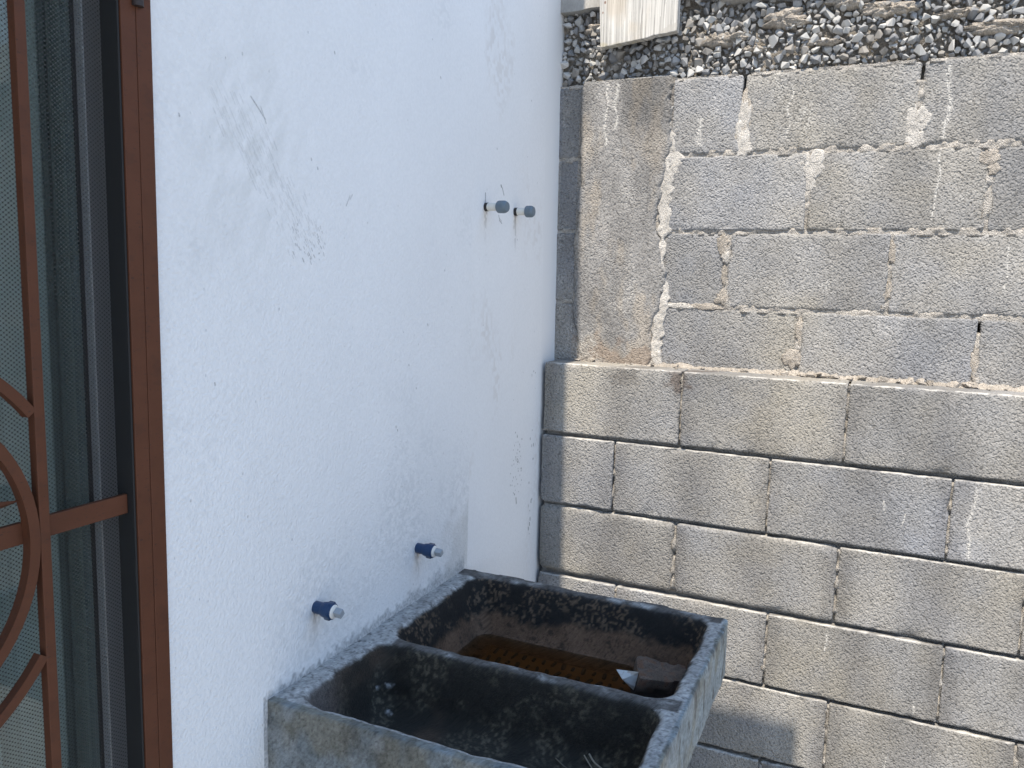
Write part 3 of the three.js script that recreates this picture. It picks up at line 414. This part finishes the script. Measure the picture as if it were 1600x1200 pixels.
  { const uv = mg.attributes.uv; for (let i = 0; i < uv.count; i++) uv.setXY(i, uv.getX(i) * (DZ1 - DZ0 - 0.08) / 0.0064, uv.getY(i) * (DTOP - 0.09) / 0.0052); }
  part(door, 'mesh_screen', mg, mat([0.035, 0.035, 0.035], { roughness: 0.5, alphaMap: meshAlpha, alphaTest: 0.5, side: THREE.DoubleSide }), 'fine dark metal mesh');
  // sliding glass door behind the screen
  const gd = part(house, 'glass_door', boxUV(mergeGeometries([rbx(-0.115, -0.075, 0.02, DTOP, DZ0 + 0.0025, DZ0 + 0.034, 0.002), rbx(-0.115, -0.075, 0.02, DTOP, DZ1 - 0.034, DZ1 - 0.0025, 0.002), rbx(-0.115, -0.075, 0.02, 0.07, DZ0 + 0.034, DZ1 - 0.034, 0.002), rbx(-0.115, -0.075, DTOP - 0.05, DTOP - 0.002, DZ0 + 0.034, DZ1 - 0.034, 0.002)]), 3), alu, 'grey aluminium glass door behind the mesh');
  part(gd, 'pane', bx(-0.098, -0.092, 0.045, DTOP - 0.025, DZ0 + 0.012, DZ1 - 0.012), new THREE.MeshPhysicalMaterial({ color: lin(0.9, 0.95, 0.94), roughness: 0.03, transmission: 1, thickness: 0, ior: 1.52 }));
  { const pos = [], idx = [], n = 240, z0 = 0.95, z1 = DZ1 + 0.1; for (let i = 0; i <= n; i++) { const z = mix(z0, z1, i / n), x = -0.21 + 0.016 * Math.sin(z * 95 + 2 * Math.sin(z * 21)) + 0.006 * Math.sin(z * 210); pos.push(x, 0.03, z, x * 0.97, 2.3, z); } for (let i = 0; i < n; i++) idx.push(2 * i, 2 * i + 1, 2 * i + 2, 2 * i + 1, 2 * i + 3, 2 * i + 2);
    part(house, 'curtain', geoFrom(pos, idx), mat([0.34, 0.36, 0.36], { side: THREE.DoubleSide }), 'pale curtain behind the glass door'); }
  part(gd, 'gasket', boxUV(bx(-0.091, -0.0885, 0.07, DTOP - 0.05, DZ0 + 0.034, DZ0 + 0.039)), flatBlack);
}

// ---------------------------------------------------------------- laundry sink (one cast piece)
function surfaceNet(min, max, cell, f) {
  const n = min.map((m, i) => Math.ceil((max[i] - m) / cell) + 1), [nx, ny, nz] = n, F = new Float32Array(nx * ny * nz);
  for (let k = 0, q = 0; k < nz; k++) for (let j = 0; j < ny; j++) for (let i = 0; i < nx; i++, q++) F[q] = f(min[0] + i * cell, min[1] + j * cell, min[2] + k * cell);
  const id = new Int32Array(nx * ny * nz).fill(-1), pos = [], idx = [], off = [0, 1, nx, nx + 1, nx * ny, nx * ny + 1, nx * ny + nx, nx * ny + nx + 1];
  const E = [[0, 1], [2, 3], [4, 5], [6, 7], [0, 2], [1, 3], [4, 6], [5, 7], [0, 4], [1, 5], [2, 6], [3, 7]];
  for (let k = 0; k < nz - 1; k++) for (let j = 0; j < ny - 1; j++) for (let i = 0; i < nx - 1; i++) {
    const q = i + nx * (j + ny * k); let s = 0; for (let c = 0; c < 8; c++) if (F[q + off[c]] < 0) s |= 1 << c; if (s === 0 || s === 255) continue;
    let x = 0, y = 0, z = 0, m = 0; for (const [a, b] of E) { const fa = F[q + off[a]], fb = F[q + off[b]]; if ((fa < 0) === (fb < 0)) continue; const t = fa / (fa - fb); x += (a & 1) + ((b & 1) - (a & 1)) * t; y += (a >> 1 & 1) + ((b >> 1 & 1) - (a >> 1 & 1)) * t; z += (a >> 2) + ((b >> 2) - (a >> 2)) * t; m++; }
    id[q] = pos.length / 3; pos.push(min[0] + (i + x / m) * cell, min[1] + (j + y / m) * cell, min[2] + (k + z / m) * cell);
  }
  for (let k = 1; k < nz - 1; k++) for (let j = 1; j < ny - 1; j++) for (let i = 1; i < nx - 1; i++) {
    const q = i + nx * (j + ny * k), a = F[q] < 0;
    const quad = (s1, s2, flip) => { const A = id[q], B = id[q - s1], C = id[q - s1 - s2], D = id[q - s2]; if (A < 0 || B < 0 || C < 0 || D < 0) return; flip ? idx.push(A, C, B, A, D, C) : idx.push(A, B, C, A, C, D); };
    if (a !== F[q + 1] < 0) quad(nx, nx * ny, !a); if (a !== F[q + nx] < 0) quad(nx * ny, 1, !a); if (a !== F[q + nx * ny] < 0) quad(1, nx, !a);
  }
  return [pos, idx];
}
const smax = (a, b, k) => { const h = Math.max(k - Math.abs(a - b), 0) / k; return Math.max(a, b) + h * h * k * 0.25; };
const rbox = (x, y, hx, hy, r) => { const a = Math.abs(x) - hx + r, b = Math.abs(y) - hy + r; return Math.min(Math.max(a, b), 0) + Math.hypot(Math.max(a, 0), Math.max(b, 0)) - r; };
const basin = (x, y, z, x0, x1, z0, z1, fl, tp) => { const t = (0.82 - y) * tp; const side = rbox(x - (x0 + x1) / 2, z - (z0 + z1) / 2, (x1 - x0) / 2 - t, (z1 - z0) / 2 - t, 0.035); return smax(side, fl - y, 0.035); };
const SB = [0.042, 0.577, 0.462, 0.818, 0.674, 0.26], SA = [0.042, 0.577, 0.848, 1.088, 0.700, 0.14];
const sinkF = (x, y, z) => {
  const n = (fbm3(x * 45, y * 45, z * 45, 2) - 0.5) * 0.0032 + (vn3(x * 12, y * 12, z * 12) - 0.5) * 0.004;
  const under = Math.max(0, 0.70 - y) * 1.15;
  let d = Math.max(rbox(x - 0.28, z - 0.775, 0.33 - under, 0.34 - under * 0.8, 0.012), Math.abs(y - 0.71) - 0.11);
  d = smax(d, -basin(x, y, z, ...SB), 0.016); d = smax(d, -basin(x, y, z, ...SA), 0.016);
  return d + n;
};
const sink = thing('laundry_sink', 'weathered concrete laundry sink with two mouldy basins against the white wall', 'laundry sink', [0.3, 0, 0.775]);
{
  const [pos, idx] = surfaceNet([-0.06, 0.585, 0.42], [0.63, 0.84, 1.13], 0.0042, sinkF);
  const col = new Float32Array(pos.length), c = [0, 0, 0];
  for (let i = 0; i < pos.length; i += 3) {
    const x = pos[i], y = pos[i + 1], z = pos[i + 2], db = basin(x, y, z, ...SB), da = basin(x, y, z, ...SA), n = fbm3(x * 60, y * 60, z * 60, 3), f = vn3(x * 210, y * 210, z * 210), lo = fbm3(x * 11, y * 11, z * 11, 3);
    // grey cast concrete with dark pits
    let k = 0.44 * (0.55 + 0.8 * n) * (0.6 + 0.6 * f); if (f < 0.22) k *= 0.62; c[0] = k; c[1] = k * 1.0; c[2] = k * 0.98;
    if (x < 0.6 && y > 0.8 && (z < 0.475 || (z > 0.815 && z < 0.852 && x > 0.06))) tint(c, [0.055, 0.048, 0.044], ss(0.28, 0.6, fbm3(x * 26, y * 26, z * 40, 3) + 0.1) * 0.85); // mould creeping over the back rim and the divider
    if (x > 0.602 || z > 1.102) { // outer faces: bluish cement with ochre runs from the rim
      k = (x > 0.602 ? 0.30 : 0.21) * (0.65 + 0.7 * lo) * (0.6 + 0.45 * f + 0.35 * n); c[0] = k * 0.88; c[1] = k * 1.0; c[2] = k * 1.04;  // yard side painted lighter than the front, its stronger light put into the colour
      const u = x > 0.602 ? z : x, run = fbm(u * 16, y * 10, 4), a = ss(0.5, 0.72, run + 0.16 * ss(0.70, 0.80, y)); tint(c, [0.21, 0.185, 0.125], a * 0.55);
      const bl = ss(0.66, 0.78, fbm(u * 60, y * 22 + 8, 3) + 0.12 * ss(0.74, 0.81, y)); tint(c, [0.07, 0.065, 0.055], bl * (x > 0.602 ? 0.7 : 0.35));
      const pale = ss(0.5, 0.72, fbm(u * 24 + 9, y * 20, 4)); tint(c, [0.33, 0.35, 0.35], pale * 0.45);
    }
    const inner = Math.min(db, da);
    if (inner < 0.012) {
      const e = ss(0.010, 0.005, inner + (n - 0.5) * 0.005) * ss(0.8195, 0.8125, y + (n - 0.5) * 0.008);
      const speck = ss(0.52, 0.7, vn3(x * 210, y * 190, z * 210)), soft = fbm3(x * 18, y * 18, z * 18, 3);
      let w;
      if (db < da) { // far basin: black growth above a ragged tide line, brown silt below
        w = [0.012, 0.011, 0.010]; const tide = 0.752 + 0.03 * (fbm(x * 14, z * 14, 3) - 0.5) * 2 + 0.028 * (n - 0.5), b = ss(0.007, -0.012, y - tide);
        const sil = [0.15 * (0.6 + 0.8 * soft), 0.092 * (0.6 + 0.8 * soft), 0.058 * (0.6 + 0.8 * soft)]; w = [mix(w[0], sil[0], b), mix(w[1], sil[1], b), mix(w[2], sil[2], b)];
        tint(w, [0.15, 0.105, 0.07], speck * (1 - b) * ss(0.45, 0.65, soft + 0.1) * 0.8); tint(w, [0.01, 0.009, 0.008], ss(0.6, 0.75, n) * b * 0.6);
      } else { // near basin: black with olive bloom
        w = [0.020, 0.018, 0.014]; tint(w, [0.115, 0.10, 0.072], ss(0.36, 0.62, soft) * (0.12 + 0.88 * speck)); tint(w, [0.075, 0.05, 0.034], ss(0.55, 0.7, fbm3(x * 9 + 4, y * 9, z * 9, 3)) * 0.7);
        const dust = ss(0.0, 0.09, z - 0.97 - 0.5 * (x - 0.06)) * ss(0.35, 0.6, soft + 0.15); tint(w, [0.17, 0.155, 0.15], dust * 0.7);
      }
      { const t = clamp((0.745 - y) / 0.05), d = Math.hypot(x - mix(0.062, 0.085, t), z - mix(0.868, 0.888, t)); if (da < db && y < 0.75 && d < 0.02) tint(w, [0.40, 0.40, 0.40], ss(0.62, 0.78, n + 0.2 * ss(0.012, 0.002, d) - 0.05 + 0.2 * (f - 0.5))); } // spilt white paint
      tint(c, w, e);
    }
    col[i] = c[0]; col[i + 1] = c[1]; col[i + 2] = c[2];
  }
  for (let i = 0; i < pos.length; i += 3) { pos[i] -= 0.3; pos[i + 2] -= 0.775; }
  const uv = []; for (let i = 0; i < pos.length; i += 3) { const x = pos[i], y = pos[i + 1], z = pos[i + 2]; uv.push((x + z) * 2, (y + 0.5 * (z - x)) * 2); }
  for (let i = 0; i < col.length; i++) col[i] = Math.min(1, col[i] * 1.3);
  const g = geoFrom(pos, idx, uv); g.setAttribute('color', new THREE.BufferAttribute(col, 3));
  const gritty = tex(512, 512, (i, j, o) => { const x = i / 512, y = j / 512, a = vn(x * 128, y * 128), b = vn(x * 256, y * 256), c = fbm(x * 32, y * 32, 2); const k = 0.46 + 0.28 * a + 0.26 * b + 0.2 * (c - 0.5) - (a < 0.18 ? 0.1 : 0); o[0] = k; o[1] = k; o[2] = k; });
  part(sink, 'basin_body', g, new THREE.MeshStandardMaterial({ map: gritty, vertexColors: true, bumpMap: grainBump, bumpScale: 0.002, roughness: 0.9 }));
  // moulded washboard: rows of short ribs on the floor of the far basin
  const r = rng(8), gs = [];
  for (let i = 0; i < 15; i++) { const x = 0.135 + i * 0.0225; for (let j = 0; j < 6; j++) { const z = 0.545 + j * 0.034 + 0.004 * r(); const q = new THREE.CapsuleGeometry(0.0042, 0.017, 3, 8); q.rotateX(Math.PI / 2); q.rotateY((r() - 0.5) * 0.5); q.scale(0.7 + 0.6 * r(), 1.25, 0.55 + 0.6 * r()); q.translate(x - 0.3 + 0.002 * r(), 0.6795, z - 0.775); gs.push(q); } }
  const rib = mat([0.19, 0.108, 0.05], { roughness: 0.8 });
  const board = part(sink, 'washboard', boxUV(rbx(0.122 - 0.3, 0.465 - 0.3, 0.668, 0.678, 0.53 - 0.775, 0.755 - 0.775, 0.003)), rib, 'brown ribbed washboard under the water');
  const ribDark = mat([0.075, 0.048, 0.028], { roughness: 0.8 }); gs.forEach(q => part(board, "rib", q, ribDark));
  for (const z of [-0.2, 0.2]) part(sink, 'pedestal', boxUV(bx(-0.28, 0.16, 0, 0.612, z - 0.05, z + 0.05)), M.concrete);
}
{ // brown standing water in the far basin: a closed body that fills the bottom of the basin
  const s = 0.7005, t = (0.82 - s) * 0.26, x0 = SB[0] + t - 0.004, x1 = SB[1] - t + 0.004, z0 = SB[2] + t - 0.004, z1 = SB[3] - t + 0.004;
  const g = new RoundedBoxGeometry(x1 - x0, 0.03, z1 - z0, 3, 0.0145); g.translate(0, 0, 0);
  const top = new THREE.BoxGeometry(x1 - x0, 0.026, z1 - z0); 
  const o = single('standing_water', 'shallow brown water standing in the far basin of the sink', 'water', top, new THREE.MeshPhysicalMaterial({ color: lin(1, 0.95, 0.85), roughness: 0.02, transmission: 1, thickness: 0.03, ior: 1.33, attenuationColor: lin(0.55, 0.33, 0.14), attenuationDistance: 0.06 }), [(x0 + x1) / 2, s - 0.013, (z0 + z1) / 2]);
}
{ // broken brick lying in the corner of the far basin
  const r = rng(21), g0 = new THREE.BoxGeometry(0.105, 0.052, 0.075, 14, 8, 10), p = g0.attributes.position;
  for (let i = 0; i < p.count; i++) { let x = p.getX(i), y = p.getY(i), z = p.getZ(i); const nx = x / 0.0525, nz = z / 0.0375, ny = y / 0.026; const e = 0.012 * (fbm3(x * 45 + 3, y * 45 + 9, z * 45 + 5, 3) - 0.5); x += nx * e - 0.012 * ny * nx * 0.5; z += nz * e * 1.4 + (x > 0.02 ? -nz * 0.008 : 0); y += ny * e * 0.9 + (ny > 0 ? 0.010 * (0.5 - nx * 0.5) * (nz < 0 ? 1 : 0.4) : 0); p.setXYZ(i, x, y, z); }
  { const col = new Float32Array(p.count * 3); for (let i = 0; i < p.count; i++) { const y = p.getY(i) / 0.026, z = p.getZ(i) / 0.0375, a = ss(0.55, 0.25, y + 0.5 * (fbm3(p.getX(i) * 70, y * 2, z * 3, 3) - 0.5)); col.set([mix(1, 0.16, a), mix(1, 0.16, a), mix(1, 0.15, a)], i * 3); } g0.setAttribute('color', new THREE.BufferAttribute(col, 3)); } // wet black growth up to the waterline
  g0.computeVertexNormals();
  const t = tex(256, 256, (i, j, o) => { const x = i / 256, y = j / 256, n = fbm(x * 12, y * 12, 4), f = vn(x * 128, y * 128); let k = 0.6 + 0.8 * n; o[0] = 0.23 * k; o[1] = 0.175 * k; o[2] = 0.14 * k; tint(o, [0.30, 0.14, 0.07], ss(0.55, 0.75, fbm(x * 6 + 4, y * 6, 3)) * 0.6); if (f > 0.8) tint(o, [0.2, 0.17, 0.14], 0.4); if (f < 0.2) tint(o, [0.02, 0.018, 0.015], 0.7); });
  const o = single('broken_brick', 'broken brown brick lying in the corner of the far basin', 'brick', boxUV(g0, 8), mat(0xffffff, { map: t, vertexColors: true, bumpMap: grainBump, bumpScale: 0.004 }), [0.51, 0.722, 0.585]); o.rotation.set(0.05, 0.35, -0.05);
  const w = []; for (let i = 0; i < 11; i++) w.push(new THREE.Vector3((r() - 0.5) * 0.052, (r() - 0.5) * 0.08, (r() - 0.5) * 0.06)); const wg = boxUV(new ConvexGeometry(w), 8);
  const wt = tex(128, 128, (i, j, o) => { const y = j / 128, x = i / 128, n = fbm(x * 10, y * 10, 3); const k = 0.72 * (0.85 + 0.25 * n); o[0] = k; o[1] = k; o[2] = k * 0.98; tint(o, [0.36, 0.24, 0.14], ss(0.55, 0.7, n) * 0.6); });
  single('plaster_chunk', 'small white angular chunk leaning on the broken brick', 'chunk', wg, mat(0xffffff, { map: wt }), [0.453, 0.742, 0.612]);
}
const stick = (pts, r0, r1) => { const c = new THREE.CatmullRomCurve3(pts.map(p => new THREE.Vector3(...p))), g = new THREE.TubeGeometry(c, 16, 1, 6, false), p = g.attributes.position; const v = new THREE.Vector3(); for (let i = 0; i < p.count; i++) { const t = Math.floor(i / 7) / 16; c.getPointAt(t, v); const rr = mix(r0, r1, t); p.setXYZ(i, v.x + (p.getX(i) - v.x) * rr, v.y + (p.getY(i) - v.y) * rr, v.z + (p.getZ(i) - v.z) * rr); } return g; };
const straw = mat([0.36, 0.31, 0.24]), strawDark = mat([0.16, 0.14, 0.11]);
single('twig', 'pale thin twig at the bottom edge of the near basin, left of the pair', 'twig', stick([[0, 0, 0], [0.010, -0.005, 0.008], [0.034, -0.012, 0.03]], 0.0012, 0.0009), straw, [0.453, 0.718, 0.872], 'twigs in the near basin');
single('twig', 'pale thin twig at the bottom edge of the near basin, right of the pair', 'twig', stick([[0, 0, 0], [0.012, -0.007, 0.008], [0.03, -0.009, 0.018], [0.07, -0.014, 0.05]], 0.0016, 0.0011), straw, [0.462, 0.724, 0.874], 'twigs in the near basin');
single('twig', 'lone dark stalk lying left of the twig pair in the near basin', 'twig', stick([[0, 0, 0], [0.02, -0.002, 0.012], [0.06, -0.003, 0.03]], 0.0011, 0.0008), strawDark, [0.408, 0.708, 0.886], 'twigs in the near basin');

// ---------------------------------------------------------------- pipe stubs
const lathe = (prof, seg = 28) => { const g = new THREE.LatheGeometry(prof.map(([x, r]) => new THREE.Vector2(Math.max(r, 1e-5), x)), seg); g.rotateZ(-Math.PI / 2); return g; };
const black = mat([0.02, 0.018, 0.018], { roughness: 0.6 }), pvc = mat([0.70, 0.68, 0.62], { roughness: 0.4 }), cap = mat([0.13, 0.17, 0.205], { roughness: 0.45 }), blue = mat([0.006, 0.036, 0.105], { roughness: 0.35 }), steel = mat([0.30, 0.33, 0.36], { roughness: 0.4 }), tape = mat([0.72, 0.70, 0.66], { roughness: 0.7 });
function stub(y, z, label, k, rot) {
  const t = thing('capped_pipe', label, 'pipe', [-0.0058, y, z], 'capped pipe stubs high on the white wall'); t.rotation.set(0, rot[0], rot[1]); t.scale.set(k, 1, 1);
  part(t, 'collar', lathe([[-0.01, 0], [-0.01, 0.0098], [0.0075, 0.0098], [0.0085, 0.009], [0.0085, 0]]), black);
  part(t, 'pipe', lathe([[0.0, 0], [0.0, 0.0092], [0.036, 0.0092], [0.036, 0]]), pvc);
  part(t, 'cap', lathe([[0.0325, 0], [0.0325, 0.0122], [0.034, 0.0138], [0.037, 0.0143], [0.047, 0.0143], [0.0505, 0.0136], [0.0545, 0.0112], [0.0555, 0.0095], [0.0555, 0]], 36), cap);
}
stub(1.66, 0.358, 'white pipe stub with grey cap, the left of two high on the wall', 1.1, [-0.16, -0.02]);
stub(1.663, 0.192, 'white pipe stub with grey cap, nearer to the block wall', 0.93, [0, 0]);
function plugged(y, z, label, k) {
  const t = thing('plugged_pipe', label, 'pipe', [0, y, z], 'blue plugged pipe stubs above the sink'); t.rotation.set(0, 0, -0.03); t.scale.set(k, 1, 1);
  const b = part(t, 'fitting', lathe([[-0.01, 0], [-0.01, 0.0105], [0.014, 0.0108], [0.017, 0.0125], [0.022, 0.0135], [0.026, 0.0142], [0.036, 0.0142], [0.038, 0.0132], [0.038, 0]], 32), blue);
  const hex = new THREE.CylinderGeometry(0.0162, 0.0162, 0.010, 6); hex.rotateZ(-Math.PI / 2); hex.translate(0.030, 0, 0); part(b, 'hex_collar', hex, blue);
  part(t, 'thread_tape', lathe([[0.037, 0], [0.037, 0.0118], [0.0385, 0.0122], [0.0415, 0.0108], [0.0415, 0]]), tape);
  const sq = new RoundedBoxGeometry(0.014, 0.0125, 0.0125, 2, 0.0015); sq.rotateX(0.5); sq.translate(0.0485, 0, 0); part(t, 'plug', sq, steel);
}
plugged(0.931, 0.993, 'blue pipe stub with grey square plug, nearer to the door', 1);
plugged(0.935, 0.656, 'blue pipe stub with grey square plug beside the repair patch', 1.06);

renderer.render(scene, camera);
